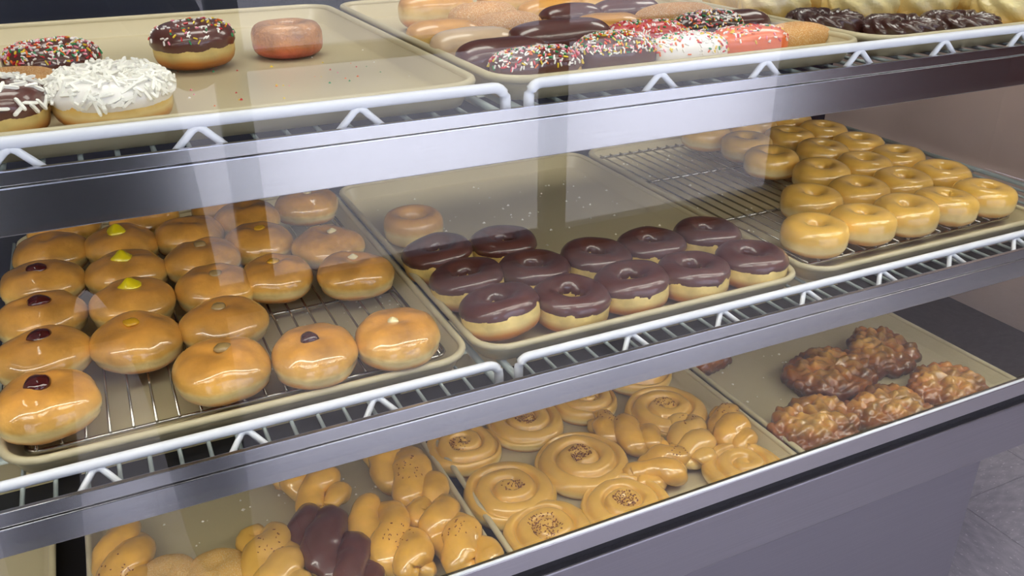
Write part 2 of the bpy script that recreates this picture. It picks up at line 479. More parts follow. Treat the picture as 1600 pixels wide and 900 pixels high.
# ================================================================== WIRE SHELVES
RIM = {'top': -0.172, 'middle': -0.463, 'bottom': -0.743}
YF = {'top': 0.706, 'middle': 0.733, 'bottom': 0.675}
LEN = {'top': 0.566, 'middle': 0.597, 'bottom': 0.64}
def arc(c, a0, a1, r, n=5):
    return [(c[0] + r * math.cos(a0 + (a1 - a0) * k / n), c[1], c[2] + r * math.sin(a0 + (a1 - a0) * k / n)) for k in range(n + 1)]
wire_me = mesh('wire', tube([(0, 0, 0), (0, 0.68, 0)], 0.0021, 6), M_gwire)
Z_DECK = {}
for tier in ('top', 'middle'):
    zd = ZC + RIM[tier] - 0.0248          # axis of the deck wires
    zr = ZC + {'top': -0.1715, 'middle': -0.4645}[tier]
    yr = 0.712 if tier == 'middle' else 0.690
    yl = 0.6865
    for side, x0, x1, firstv in (('left', -0.62, 0.327, -0.571), ('right', 0.342, 1.40, 0.358)):
        s = obj('wire_shelf', None, None, ((x0 + x1) / 2, yr, zd))
        tag(s, 'white wire shelf on the %s side holding the %s trays' % (side, tier), 'wire shelf', 'white coated wire shelves')
        def L(p): return (p[0] - (x0 + x1) / 2, p[1] - yr, p[2] - zd)
        R = 0.012
        path = [(x0 + 0.004, yr, zd - 0.005)] + arc((x0 + 0.004 + R, yr, zr - R), PI, PI / 2, R) + arc((x1 - 0.004 - R, yr, zr - R), PI / 2, 0, R) + [(x1 - 0.004, yr, zd - 0.005)]
        obj('front_rail', mesh('front_rail', tube([L(p) for p in path], 0.0049, 12), M_wwire), s)
        k = 0
        while True:
            xv = firstv + 0.1268 * k; k += 1
            if xv > x1 - 0.03: break
            if xv < x0 + 0.03: continue
            pv = [(xv - 0.0275, yl, zd - 0.004), (xv - 0.004, yr - 0.002, zr - 0.0060), (xv, yr - 0.001, zr - 0.0045), (xv + 0.004, yr - 0.002, zr - 0.0060), (xv + 0.0275, yl, zd - 0.004)]
            obj('brace', mesh('brace', tube([L(p) for p in pv], 0.0031, 8), M_wwire), s)
        obj('lower_rail', mesh('lower_rail', tube([L((x0, yl, zd - 0.004)), L((x1, yl, zd - 0.004))], 0.003, 8), M_gwire), s)
        for yy in (0.80, 1.0, 1.2):
            obj('cross_wire', mesh('cross_wire', tube([L((x0, yy, zd - 0.006)), L((x1, yy, zd - 0.006))], 0.004, 8), M_gwire), s)
        for xx in (x0 + 0.004, x1 - 0.004):
            obj('side_wire', mesh('side_wire', tube([L((xx, yr, zd - 0.002)), L((xx, yr + 0.65, zd - 0.002))], 0.0042, 8), M_gwire), s)
        n = int((x1 - x0 - 0.03) / 0.0262)
        for q in range(n):
            obj('wire', wire_me, s, L((x0 + 0.022 + q * 0.0262, yl, zd)))

# ================================================================== SHEET PANS
def rrect(w_, l_, r, d, n=7):
    """rounded rectangle w_ by l_, offset outward by d, centred on x, front edge at y=0."""
    pts = []
    hw = w_ / 2 + d
    r = max(0.002, r + d)
    for cx, cy, a in ((hw - r, -d + r, -PI / 2), (hw - r, l_ + d - r, 0), (-hw + r, l_ + d - r, PI / 2), (-hw + r, -d + r, PI)):
        for k in range(n + 1):
            t = a + PI / 2 * k / n
            pts.append((cx + r * math.cos(t), cy + r * math.sin(t)))
    return pts
def pan_mesh(w_, l_):
    prof = [(-0.03, 0.0022), (-0.019, 0.0022), (-0.0155, 0.004), (-0.0075, 0.0210), (-0.004, 0.0235), (-0.0022, 0.0210), (-0.0125, 0.0012), (-0.0175, 0.0), (-0.03, 0.0)]
    V, F = [], []
    m = None
    for d, z in prof:
        p = rrect(w_, l_, 0.04, d - 0.0)
        m = len(p)
        V += [(x, y, z) for x, y in p]
    for i in range(len(prof) - 1):
        for j in range(m):
            F.append((i * m + j, i * m + (j + 1) % m, (i + 1) * m + (j + 1) % m, (i + 1) * m + j))
    F.append(tuple(range(m))); F.append(tuple((len(prof) - 1) * m + j for j in range(m))[::-1])
    return V, F
PW = 0.449
pan_cache = {}
def pan(tier, xc, label):
    l_ = LEN[tier]
    if tier not in pan_cache:
        me = mesh('sheet_pan', pan_mesh(PW, l_), M_pan)
        rim = mesh('rolled_rim', tube([(x, y, 0.0220) for x, y in rrect(PW, l_, 0.04, -0.0036)], 0.0042, 8, True), M_rim)
        pan_cache[tier] = (me, rim)
    me, rim = pan_cache[tier]
    t = tag(obj('sheet_pan', me, None, (xc, YF[tier], ZC + RIM[tier] - 0.0225)), label, 'baking tray', 'tan baking trays in the case')
    obj('rolled_rim', rim, t)
    return t
pan('top', 0.0905, 'tan tray on the top left shelf with few donuts, mostly empty')
pan('top', 0.5505, 'tan tray of iced bars at the centre of the top shelf')
pan('top', 1.0105, 'tan tray of crullers at the right of the top shelf')
pan('middle', 0.083, 'tan tray with wire rack of filled donuts on the middle left shelf')
pan('middle', 0.5385, 'tan tray of chocolate-iced rings at the centre of the middle shelf')
pan('middle', 0.997, 'tan tray with wire rack of glazed rings at the right of the middle shelf')
pan('bottom', -0.378, 'tan tray cut off by the left edge of the picture, bottom deck')
pan('bottom', 0.1045, 'tan tray of twisted pastries on the bottom deck')
pan('bottom', 0.5640, 'tan tray of cinnamon swirls on the bottom deck')
pan('bottom', 1.0205, 'tan tray of apple fritters at the right of the bottom deck')

# ------------------------------------------------------------------ cooling racks
def rack(xc, yf, label):
    w_, l_ = 0.408, 0.528
    z = ZC + RIM['middle'] - 0.0105       # axis of the frame wire
    t = tag(obj('cooling_rack', None, None, (xc, yf, z)), label, 'cooling rack', 'chrome cooling racks')
    obj('frame', mesh('frame', tube([(x, y, 0) for x, y in rrect(w_, l_, 0.012, 0, 4)], 0.0024, 8, True), M_chrome), t)
    for y in (0.178, 0.376):
        obj('cross_bar', mesh('cross_bar', tube([(-w_ / 2, y, 0), (w_ / 2, y, 0)], 0.0024, 8), M_chrome), t)
    wm = mesh('rack_wire', tube([(0, -0.002, 0.0036), (0, l_ + 0.002, 0.0036)], 0.0014, 6), M_chrome)
    n = 20
    for k in range(n):
        obj('wire', wm, t, (-w_ / 2 + 0.009 + k * (w_ - 0.018) / (n - 1), 0, 0))
    fm = mesh('foot', tube([(0, 0, -0.002), (0, 0, -0.0096)], 0.002, 6), M_chrome)
    for x in (-w_ / 2, w_ / 2):
        for y in (0.02, l_ - 0.02):
            obj('foot', fm, t, (x, y, 0))
    return z + 0.0046
ZR = rack(0.083, 0.768, 'chrome wire cooling rack under the filled donuts')
rack(0.997, 0.778, 'chrome wire cooling rack under the glazed ring donuts')

# ================================================================== PASTRY MESHES
def sgnpow(a, e): return math.copysign(abs(a) ** e, a)
def ring_VF(D, hole, H, seed, nu=44, nv=20, wob=0.04, ridges=0):
    Rc = (D / 2 + hole / 2) / 2; rt = (D / 2 - hole / 2) / 2
    def f(u, v):
        a = 2 * PI * u; b = 2 * PI * v
        n1 = N(1.6 * math.cos(a) + seed * 3.1, 1.6 * math.sin(a), seed) * wob
        c, s = sgnpow(math.cos(b), 0.85), sgnpow(math.sin(b), 0.8)
        k = 1.0
        if ridges:
            k = 1 + 0.13 * math.cos(6 * b + ridges * a) + 0.05 * N(5 * math.cos(a), 5 * math.sin(a), 3 * b)
        belt = 1 - 0.05 * math.exp(-((math.sin(b) + 0.1) / 0.22) ** 2)
        r = Rc * (1 + n1) + rt * c * k * belt * (1 + n1)
        z = H / 2 * (1 + s * k * (0.92 if s < 0 else 1) * (1 + 1.2 * N(1.3 * math.cos(a) + 9, 1.3 * math.sin(a), seed + 5) * wob))
        return (r * math.cos(a), r * math.sin(a), max(0.0, z))
    return grid(nu, nv, f, True, True)

def filled_VF(D, H, seed, wob=0.05, nu=40, nv=26):
    def f(u, v):
        a = 2 * PI * u; b = PI * v - PI / 2
        rr = abs(math.cos(b)) ** 0.78
        s = sgnpow(math.sin(b), 0.86)
        n1 = 1 + N(1.2 * math.cos(a) + seed * 2.3, 1.2 * math.sin(a), seed + b * 0.5) * wob * 1.3
        r = D / 2 * rr * n1
        belt = 1 - 0.045 * math.exp(-((s + 0.25) / 0.14) ** 2)
        z = H * 0.5 * (1 + s * (0.86 if s < 0 else 1.0)) * (1 + 0.8 * wob * N(2.4 * r / D * math.cos(a) * 2, 2 * r / D * math.sin(a) * 2, seed))
        z -= 0.005 * math.exp(-(r / 0.009) ** 2) if s > 0 else 0
        return (r * belt * math.cos(a), r * belt * math.sin(a), max(0.0, z - 0.0027))
    V, F = grid(nu, nv, f, True, False)
    return V, F

def bar_VF(Lx, W, H, seed, nu=26, nv=20):
    def f(u, v):
        a = PI * u - PI / 2; b = 2 * PI * v
        c = abs(math.cos(a)) ** 0.55; s = sgnpow(math.sin(a), 0.8)
        n1 = 1 + 0.09 * N(s * 1.5 + seed * 4, math.cos(b), math.sin(b))
        return (Lx / 2 * s, W / 2 * c * sgnpow(math.cos(b), 0.85) * n1, max(0.0, H / 2 * (1 + c * sgnpow(math.sin(b), 0.85) * n1) - 0.0015))
    return grid(nu, nv, f, False, True)

def twist_VF(Lx, R, amp, turns, seed, bend=0.0, nu=56, nv=18, flat=0.78):
    out = []
    for k in (0, 1):
        path = []
        for i in range(nu):
            t = i / (nu - 1)
            ph = 2 * PI * (turns * t + 0.09 * N(3 * t + seed * 3, k * 7.0)) + PI * k + seed
            env = min(1.0, 3.2 * math.sin(PI * t) + 0.2)
            am = amp * env * (1 + 0.5 * N(4 * t, seed * 5 + k))
            x = (t - 0.5) * Lx + 0.006 * N(5 * t + k * 3, seed); y = am * math.cos(ph); z = amp * 0.62 * env * math.sin(ph)
            y += bend * (t - 0.5) ** 2 * 4
            path.append((x, y, z))
        def rr(t, k=k): return R * (max(0.02, math.sin(PI * (0.06 + 0.88 * t))) ** 0.4) * (1 + 0.3 * N(6 * t + k * 11, seed * 2 + k))
        V, F = tube(path, rr, nv)
        V = [Vector(v) for v in V]
        V = [v + Vector((0.003 * N(v.y * 60 + seed, v.z * 60, v.x * 60), 0.003 * N(v.x * 55, v.y * 55 + seed, 3.3), 0.003 * N(v.x * 50 + 9, v.y * 50, seed))) for v in V]
        out.append((V, F))
    V, F = cat(*out)
    V = [(v[0], v[1], v[2] * flat) for v in V]
    z0 = min(v[2] for v in V) + 0.004
    return [(v[0], v[1], max(0.0, v[2] - z0)) for v in V], F

def swirl_VF(D, H, seed, turns=2.6, na=72):
    rs = [0.0, 0.05, 0.1, 0.15, 0.2] + [0.2 + 0.74 * k / 28 for k in range(1, 29)]
    rows = [(r, None) for r in rs] + [(0.975, 0.78), (0.995, 0.6), (1.0, 0.42), (0.985, 0.24), (0.95, 0.1), (0.9, 0.0), (0.45, 0.0), (0.0, 0.0)]
    V, F = [], []
    for r, zz in rows:
        for j in range(na):
            a = 2 * PI * j / na
            out = 1 + 0.05 * N(1.3 * math.cos(a) + seed * 3, 1.3 * math.sin(a), seed) + 0.02 * math.cos(a - seed)
            ph = r * turns - a / (2 * PI) + seed * 0.37
            d = abs(ph - round(ph))
            g = math.exp(-(d / 0.11) ** 2) * min(1, r * 6)
            dome = 1 - 0.34 * r ** 3
            puff = 0.1 * (1 - (1 - 2 * d) ** 2) * min(1, r * 5)
            zt = H * (dome * 0.88 + puff - 0.17 * g + 0.05 * N(3 * r * math.cos(a), 3 * r * math.sin(a), seed))
            if zz is None:
                z = zt
            else:
                z = H * zz * 0.72
            V.append((D / 2 * r * out * math.cos(a), D / 2 * r * out * math.sin(a), z))
    for i in range(len(rows) - 1):
        for j in range(na):
            F.append((i * na + j, i * na + (j + 1) % na, (i + 1) * na + (j + 1) % na, (i + 1) * na + j))
    return V, F

def fritter_VF(Lx, W, H, seed, nu=110, nv=56):
    def f(u, v):
        a = 2 * PI * u; b = PI * v - PI / 2
        c = abs(math.cos(b)) ** 0.6; s = sgnpow(math.sin(b), 0.8)
        out = 1 + 0.26 * N(1.5 * math.cos(a) + seed * 5, 1.5 * math.sin(a), seed)
        p = Vector((Lx / 2 * c * out * math.cos(a), W / 2 * c * out * math.sin(a), H / 2 * s))
        q = p * 66 + Vector((seed * 7, seed * 3, 0))
        d = mnoise.voronoi(q)[0]
        b1 = 0.55 - 1.1 * d[0] ** 2
        k = 0.0135 * b1 + 0.0035 * mnoise.noise(q * 2.2) + 0.004 * N(p.x * 30 + seed, p.y * 30, p.z * 30)
        nrm = Vector((p.x / (Lx / 2) ** 2, p.y / (W / 2) ** 2, p.z / (H / 2) ** 2)).normalized()
        p = p + nrm * k
        return (p.x, p.y, max(0.0, p.z + H / 2 - 0.002))
    return grid(nu, nv, f, True, False)

def shell(VF, thick, cut, soft=0.0035, keep=-0.0012):
    """an icing coat: the covered faces of a pastry mesh pushed outward, its edge sunk into the dough."""
    me = mesh('tmp', VF, None, True, True)
    V, F = [], []
    S = [cut(v.co) for v in me.vertices]
    idx = {}
    for p in me.polygons:
        if max(S[i] for i in p.vertices) < keep: continue
        q = []
        for i in p.vertices:
            if i not in idx:
                v = me.vertices[i]
                t = min(1.0, max(0.0, (S[i] + 0.001) / soft)); t = t * t * (3 - 2 * t)
                idx[i] = len(V)
                V.append(v.co + v.normal * (thick * t - 0.0007 + 0.0003 * t))
            q.append(idx[i])
        F.append(tuple(q))
    bpy.data.meshes.remove(me)
    return V, F

def scatter(me, count, dims, mats, zmin=-9, tilt=0.25, seed=1, nz=0.15, near=None):
    """small boxes with chamfered ends lying on the upper faces of a mesh."""
    r = random.Random(seed)
    P = [p for p in me.polygons if p.normal.z > nz and p.center.z > zmin and (near is None or (p.center.xy - Vector(near[:2])).length < near[2])]
    cum, tot = [], 0
    for p in P:
        tot += p.area; cum.append(tot)
    import bisect
    V, F, MI = [], [], []
    for _ in range(count):
        p = P[min(len(P) - 1, bisect.bisect(cum, r.random() * tot))]
        vs_ = [me.vertices[i].co for i in p.vertices]
        ws = [r.random() + 0.05 for _ in vs_]; sw = sum(ws)
        c = sum((v * k for v, k in zip(vs_, ws)), Vector()) / sw
        n_ = p.normal.normalized()
        t = n_.orthogonal().normalized()
        a = r.random() * 2 * PI
        t = (Matrix.Rotation(a, 3, n_) @ t)
        t = (t + n_ * r.uniform(-0.1, tilt)).normalized()
        s = t.cross(n_).normalized(); q = s.cross(t)
        l_, w_ = dims[0] * r.uniform(0.7, 1.2), dims[1]
        c = c + n_ * w_ * 0.4
        o = len(V)
        for e, k in ((-1, 0.5), (-0.75, 1), (0.75, 1), (1, 0.5)):
            for y, z in ((-1, -1), (1, -1), (1, 1), (-1, 1)):
                V.append(c + t * (l_ / 2 * e) + s * (w_ / 2 * k * y * 0.9) + q * (w_ / 2 * k * z * 0.9))
        m = r.randrange(len(mats)) if len(mats) < 3 else r.choice([0, 0, 0] + list(range(len(mats))))
        fs = [(o, o + 3, o + 2, o + 1), (o + 12, o + 13, o + 14, o + 15)]
        for i in range(3):
            for j in range(4):
                fs.append((o + i * 4 + j, o + i * 4 + (j + 1) % 4, o + (i + 1) * 4 + (j + 1) % 4, o + (i + 1) * 4 + j))
        F += fs; MI += [m] * len(fs)
    out = bpy.data.meshes.new('scatter')
    out.from_pydata([tuple(v) for v in V], [], F)
    for m in mats: out.materials.append(m)
    for p, m in zip(out.polygons, MI): p.material_index = m
    return out

def blob_me(name, r, h, m, peak=0.0, seed=0):
    def f(u, v):
        a = 2 * PI * u; b = PI * v - PI / 2
        k = 1 + 0.28 * N(1.4 * math.cos(a) + seed, math.sin(a), b)
        z = h / 2 * math.sin(b)
        rr = r * math.cos(b) * k
        if peak and z > 0:
            rr *= 1 - 0.3 * (z / (h / 2)); z += peak * max(0, math.sin(b)) ** 4
        return (rr * math.cos(a), rr * math.sin(a) * 0.9, z)
    return mesh(name, grid(16, 10, f, True, False), m)

# ================================================================== MIDDLE LEFT: FILLED DONUTS
filled_var = [(mesh('filled_donut', filled_VF(0.093, 0.053, s * 1.7, 0.085), M_filled, True, True)) for s in range(5)]
FILL = {'jam': (M_jam, 'dark red jam', 0.0130, 0.012, 0.0), 'lemon': (M_lemon, 'bright yellow filling', 0.0135, 0.015, 0.003), 'custard': (M_custard, 'orange-yellow custard', 0.0085, 0.007, 0.0),
        'cream': (M_cream, 'pale cream', 0.0065, 0.006, 0.001), 'apple': (M_apple, 'grey-brown apple filling', 0.0085, 0.007, 0.0), 'fudge': (M_fudge, 'chocolate fudge', 0.0105, 0.013, 0.0)}
fill_me = {k: blob_me('filling', v[2], v[3], v[0], v[4], 3.0) for k, v in FILL.items()}
ORD = ['first', 'second', 'third', 'fourth', 'fifth', 'sixth', 'seventh']
def filled(x, y, fill, where, d=1.0, tilt=0.0, sz=1.0):
    me = filled_var[int(rng.integers(5))]
    a = float(rng.uniform(0, 6.28))
    txt = 'filled donut' + (' with %s, ' % FILL[fill][1] if fill else ' without visible filling, ') + where
    t = tag(obj('filled_donut', me, None, (x, y, ZR), (tilt, float(rng.uniform(-0.04, 0.04)), 0)), txt, 'donut', 'filled donuts on the left rack')
    t.rotation_euler.z = a if not tilt else 0
    t.scale = (sz, sz, d)
    if fill:
        obj('filling', fill_me[fill], t, (float(rng.uniform(-0.006, 0.002)), float(rng.uniform(-0.002, 0.004)), 0.0485))
    return t
cols = [
 ('leftmost column', [(-0.098, 0.797, 'jam'), (-0.101, 0.895, 'jam'), (-0.103, 0.990, 'jam'), (-0.103, 1.084, 'jam'), (-0.094, 1.180, None), (-0.078, 1.268, None)]),
 ('second column from left', [(-0.012, 0.885, 'custard'), (-0.011, 0.980, 'lemon'), (-0.011, 1.074, 'lemon'), (-0.010, 1.167, 'lemon'), (0.026, 1.258, None)]),
 ('third column from left', [(0.058, 0.789, 'apple'), (0.075, 0.885, 'apple'), (0.080, 0.980, 'apple'), (0.079, 1.072, 'apple'), (0.074, 1.164, None)]),
]
for cname, L_ in cols:
    for k, (x, y, f) in enumerate(L_):
        filled(x, y, f, '%s from front, %s, left rack' % (ORD[k], cname))
filled(0.147, 0.777, 'fudge', 'between two others in the front row of the left rack', sz=0.97)
filled(0.234, 0.774, 'cream', 'front right corner of the left rack')
filled(0.240, 0.946, 'cream', 'behind the gap at the right edge, left rack')
filled(0.232, 1.045, 'cream', 'second behind the gap at the right edge, left rack')
filled(0.151, 0.978, 'custard', 'just behind the gap, fourth column of left rack', sz=0.95)
filled(0.152, 1.098, 'custard', 'third from the rear, fourth column of left rack', sz=0.98)
filled(0.156, 1.192, None, 'second from the rear, fourth column of left rack', sz=0.98)
filled(0.135, 1.262, None, 'rearmost of the fourth column, left rack')
filled(0.244, 1.215, 'cream', 'alone at the rear right corner of the left rack')

# ================================================================== MIDDLE CENTRE: CHOCOLATE RINGS
ZP = {k: ZC + RIM[k] - 0.0225 + 0.0024 for k in RIM}
ring_sets = []
for s in range(4):
    VF = ring_VF(0.0915, 0.028, 0.0435, s + 1)
    base = mesh('ring_donut', VF, M_ringbase)
    ice = mesh('icing', shell(ring_VF(0.0915, 0.028, 0.0435, s + 1, 88, 34), 0.0022, lambda c, s=s: c.z - (0.0295 + 0.0045 * N(2.2 * math.atan2(c.y, c.x), s * 4.0) + 0.002 * N(5 * math.atan2(c.y, c.x), s * 9.0))), M_choc)
    ring_sets.append((base, ice))
def chocring(x, y, where, k, tilt=(0, 0)):
    b, i = ring_sets[k % 4]
    t = tag(obj('ring_donut', b, None, (x, y, ZP['middle'] + 0.045 * abs(math.sin(math.hypot(*tilt)))), (tilt[0], tilt[1], 0)), 'chocolate-iced ring donut, ' + where, 'donut', 'chocolate ring donuts on the centre tray')
    obj('icing', i, t, (0, 0, 0), (0, 0, 0))
    return t
for k, x in enumerate((0.366, 0.451, 0.5375, 0.624, 0.7115)):
    chocring(x, 0.792 - 0.002 * k, ORD[k] + ' from the left in the front row of the centre tray', k, [(-0.17, -0.12), (0.03, 0.03), (-0.08, -0.08), (-0.04, 0), (-0.03, 0.03)][k])
for k, x in enumerate((0.363, 0.449, 0.536, 0.623, 0.712)):
    chocring(x, 0.880 - 0.001 * k, ORD[k] + ' from the left in the second row of the centre tray', k + 2, [(-0.1, -0.1), (-0.03, 0), (0.0, 0.05), (-0.05, 0), (-0.04, 0.04)][k])
for k, x in enumerate((0.360, 0.450)):
    chocring(x, 0.971, ('left' if k == 0 else 'right') + ' one of the two in the rear row of the centre tray', k + 1, [(-0.05, -0.12), (-0.03, 0)][k])
tag(obj('ring_donut', mesh('ring_donut', ring_VF(0.086, 0.03, 0.044, 8), M_plain), None, (0.372, 1.108, ZP['middle'])), 'plain golden ring donut without icing, alone at the rear left of the centre tray', 'donut')

# ================================================================== MIDDLE RIGHT: GLAZED RINGS
glz = [mesh('glazed_ring', ring_VF(0.094, 0.013, 0.044, s + 11), M_glazed) for s in range(4)]
rows = [('front row', 0.803, (0.834, 0.921, 1.005, 1.082, 1.164)), ('second row', 0.899, (0.917, 1.009, 1.098, 1.185)), ('third row', 0.990, (1.022, 1.110, 1.192)),
        ('fourth row', 1.079, (0.999, 1.105, 1.192)), ('fifth row', 1.169, (1.020, 1.112, 1.195)), ('rear row', 1.256, (0.996, 1.102, 1.190))]
for rn, y, xs in rows:
    for k, x in enumerate(xs):
        t = tag(obj('glazed_ring', glz[int(rng.integers(4))], None, (x, y + float(rng.uniform(-0.003, 0.003)), ZR), (float(rng.uniform(-0.04, 0.07)), float(rng.uniform(-0.05, 0.05)), float(rng.uniform(0, 6)))),
                'shiny honey-glazed ring donut, %s from the left in the %s of the right rack' % (ORD[k], rn), 'donut', 'glazed ring donuts on the right rack')
        t.scale = (0.97, 0.97, 1.0)

# ================================================================== TOP LEFT TRAY
ZT = ZP['top']
def topring(x, y, label, k, icing, sprinkles=0, coco=0, base=M_ringbase, tilt=(0, 0), D=0.086, H=0.042, thick=0.0022, cutz=0.025):
    VF = ring_VF(D, 0.022, H, k)
    t = tag(obj('ring_donut', mesh('ring_donut', VF, base), None, (x, y, ZT + 0.04 * abs(math.sin(math.hypot(*tilt)))), (tilt[0], tilt[1], 0)), label, 'donut')
    if icing:
        im = mesh('icing', shell(ring_VF(D, 0.022, H, k, 88, 34), thick, lambda c: c.z - (cutz + 0.005 * N(2.0 * math.atan2(c.y, c.x), k * 4.0))), icing)
        obj('icing', im, t)
        if sprinkles:
            o = obj('sprinkles', scatter(im, int(sprinkles * 1.35), (0.0045, 0.0015), SPR, cutz + 0.004, 0.2, k), t); o['kind'] = 'stuff'
        if coco:
            o = obj('coconut_shreds', scatter(im, coco, (0.013, 0.0026), [M_coco], cutz - 0.002, 0.5, k, -0.1), t); o['kind'] = 'stuff'
    return t
topring(0.104, 1.012, 'chocolate ring donut with scattered coloured sprinkles, alone in the middle of the top left tray', 21, M_choc, 90, tilt=(0.04, -0.03))
topring(0.207, 1.030, 'reddish orange cake ring donut at the right of the sprinkled one, top left tray', 22, None, base=M_red, D=0.08, H=0.038)
topring(-0.033, 0.963, 'chocolate ring donut thickly covered in coloured sprinkles, behind the coconut donut', 23, M_choc, 420)
topring(0.010, 0.796, 'white-iced ring donut heaped with coconut shreds, front of the top left tray', 24, M_white, 0, 330, base=M_bar, tilt=(0.05, 0), D=0.096, H=0.040, cutz=0.023)
topring(-0.082, 0.790, 'chocolate ring donut with strewn coconut shreds, front left corner of the top left tray', 25, M_choc, 0, 110, D=0.09)
topring(-0.068, 0.880, 'cinnamon-sugared ring donut without icing, left edge of the top left tray', 26, None, base=M_sugarbar, D=0.092, H=0.034)

# ================================================================== TOP CENTRE TRAY: BARS
def bar(x, y, label, seed, base=M_bar, icing=None, sprinkles=0, L_=0.094, W=0.046, H=0.036, rz=0.0, z=0.0, tilt=0.0, cutz=0.014, rmin=0.0):
    VF = bar_VF(L_, W, H, seed)
    t = tag(obj('iced_bar' if icing else 'fried_bar', mesh('fried_bar', VF, base, True, True), None, (x, y, ZT + z), (tilt, 0, rz)), label, 'pastry', 'long bars on the centre top tray')
    if icing:
        im = mesh('icing', shell(bar_VF(L_, W, H, seed, 50, 36), 0.002, lambda c: c.z - (cutz + 0.004 * N(c.x * 60, c.y * 60, seed))), icing)
        obj('icing', im, t)
        if sprinkles:
            o = obj('sprinkles', scatter(im, int(sprinkles * 1.35), (0.0045, 0.0015), SPR, cutz + 0.003, 0.2, int(seed * 7)), t); o['kind'] = 'stuff'
    return t
bar(0.393, 0.768, 'chocolate bar with coloured sprinkles, frontmost at the left of the centre top tray', 1.1, M_bar, M_choc, 260, 0.094, 0.044, 0.036)
bar(0.488, 0.777, 'chocolate bar densely covered in coloured sprinkles, second from the left in the front row', 2.1, M_bar, M_choc, 420, 0.086, 0.05, 0.042, cutz=0.01)
bar(0.573, 0.768, 'white-iced bar half covered in sprinkles, third from the left in the front row', 3.1, M_bar, M_white, 190, 0.088, 0.046, 0.036, cutz=0.008)
bar(0.660, 0.775, 'orange-iced bar with pink sprinkles on top, fourth from the left in the front row', 4.1, M_bar, M_orange, 120, 0.092, 0.046, 0.036, cutz=0.008)
bar(0.738, 0.785, 'plain sugared bar at the right end of the front row of the centre top tray', 5.1, M_sugarbar, None, 0, 0.086, 0.048, 0.034)
bar(0.381, 0.818, 'chocolate bar without sprinkles behind the frontmost sprinkled one', 6.1, M_bar, M_choc, 0, 0.098, 0.05, 0.038, cutz=0.01)
bar(0.468, 0.858, 'large smooth chocolate bar behind the front row, near the tray centre', 7.1, M_bar, M_choc, 0, 0.118, 0.056, 0.046, cutz=0.008)
bar(0.566, 0.838, 'pink-red iced bar with sprinkles behind the white one', 8.1, M_bar, M_pinkred, 230, 0.094, 0.046, 0.040, cutz=0.008)
bar(0.662, 0.852, 'dark chocolate bar with dense sprinkles behind the orange one', 9.1, M_bar, M_chocdark, 220, 0.088, 0.046, 0.042, cutz=0.008)
bar(0.733, 0.878, 'bare chocolate bar at the right rim behind the plain sugared bar', 10.1, M_bar, M_choc, 0, 0.072, 0.045, 0.036, cutz=0.008)
bar(0.376, 0.882, 'pale vanilla-iced bar at the left of the chocolate ones', 11.1, M_bar, M_vanilla, 0, 0.094, 0.05, 0.040, cutz=0.008)
bar(0.372, 0.962, 'glazed golden bar at the left rim, behind the vanilla-iced one', 12.1, M_bar, None, 0, 0.086, 0.05, 0.040)
bar(0.458, 0.968, 'sugared brown bar in the fourth row, beside the left glazed one', 13.1, M_sugarbar, None, 0, 0.084, 0.05, 0.042)
bar(0.458, 1.042, 'sugared brown bar in the fifth row, left of centre', 14.1, M_sugarbar, None, 0, 0.09, 0.05, 0.044)
bar(0.428, 1.128, 'thick glazed brown bar at the rear left of the centre top tray', 15.1, M_bar, None, 0, 0.102, 0.056, 0.05)
bar(0.540, 1.128, 'glazed brown bar in the rear row, second from the left', 16.1, M_bar, None, 0, 0.1, 0.056, 0.05)
bar(0.553, 0.985, 'chocolate-topped bar in the middle of the tray with bare ends', 17.1, M_bar, M_choc, 0, 0.082, 0.05, 0.042, cutz=0.026)
bar(0.562, 0.915, 'glazed yellow bar behind the pink-red iced one', 18.1, M_bar, None, 0, 0.092, 0.05, 0.040)
bar(0.667, 0.925, 'long sugared golden bar behind the dark sprinkled one', 19.1, M_sugarbar, None, 0, 0.11, 0.052, 0.044)
bar(0.650, 1.012, 'chocolate-topped bar right of centre in the fourth row', 20.1, M_bar, M_choc, 0, 0.094, 0.05, 0.040, cutz=0.022)
bar(0.672, 1.085, 'glazed yellow bar in the rear right of the centre top tray', 21.1, M_bar, None, 0, 0.11, 0.056, 0.048)
bar(0.560, 1.052, 'glazed bar right of the sugared one in the fifth row', 22.1, M_bar, None, 0, 0.092, 0.05, 0.042)

# ================================================================== TOP RIGHT TRAY: CRULLERS
def cruller(x, y, label, seed, m, D=0.088, H=0.036, rz=0.0, z=0.0):
    return tag(obj('cruller', mesh('cruller', ring_VF(D, 0.02, H, seed, 150, 34, 0.08, 13 if m is M_chocdark else 8), m), None, (x, y, ZT + z), (0, 0, rz)), label, 'pastry', 'crullers on the right top tray')
cruller(0.838, 0.846, 'dark chocolate ridged cruller, rearmost and leftmost of the three chocolate ones', 31, M_chocdark, 0.094, 0.030)
cruller(0.905, 0.786, 'dark chocolate ridged cruller, middle of the three chocolate ones', 32, M_chocdark, 0.094, 0.026)
cruller(0.998, 0.776, 'dark chocolate ridged cruller, rightmost of the three chocolate ones', 33, M_chocdark, 0.094, 0.026)
for k, (x, y, d) in enumerate(((0.842, 0.945, 'leftmost in the front row'), (0.935, 0.885, 'behind the middle chocolate one'), (1.030, 0.872, 'behind the rightmost chocolate one'), (1.100, 0.785, 'frontmost, right of the chocolate ones'), (1.125, 0.885, 'fourth in the front row'),
                              (0.860, 1.045, 'leftmost in the middle row'), (0.955, 0.985, 'second in the middle row'), (1.050, 0.975, 'third in the middle row'), (1.150, 0.985, 'rightmost in the middle row'), (1.19, 0.790, 'at the right front corner'),
                              (0.960, 1.085, 'left one in the rear row'), (1.060, 1.075, 'right one in the rear row'))):
    cruller(x, y, 'pale glazed cruller, %s, top right tray' % d, 40 + k, M_cruller, 0.094, 0.048)

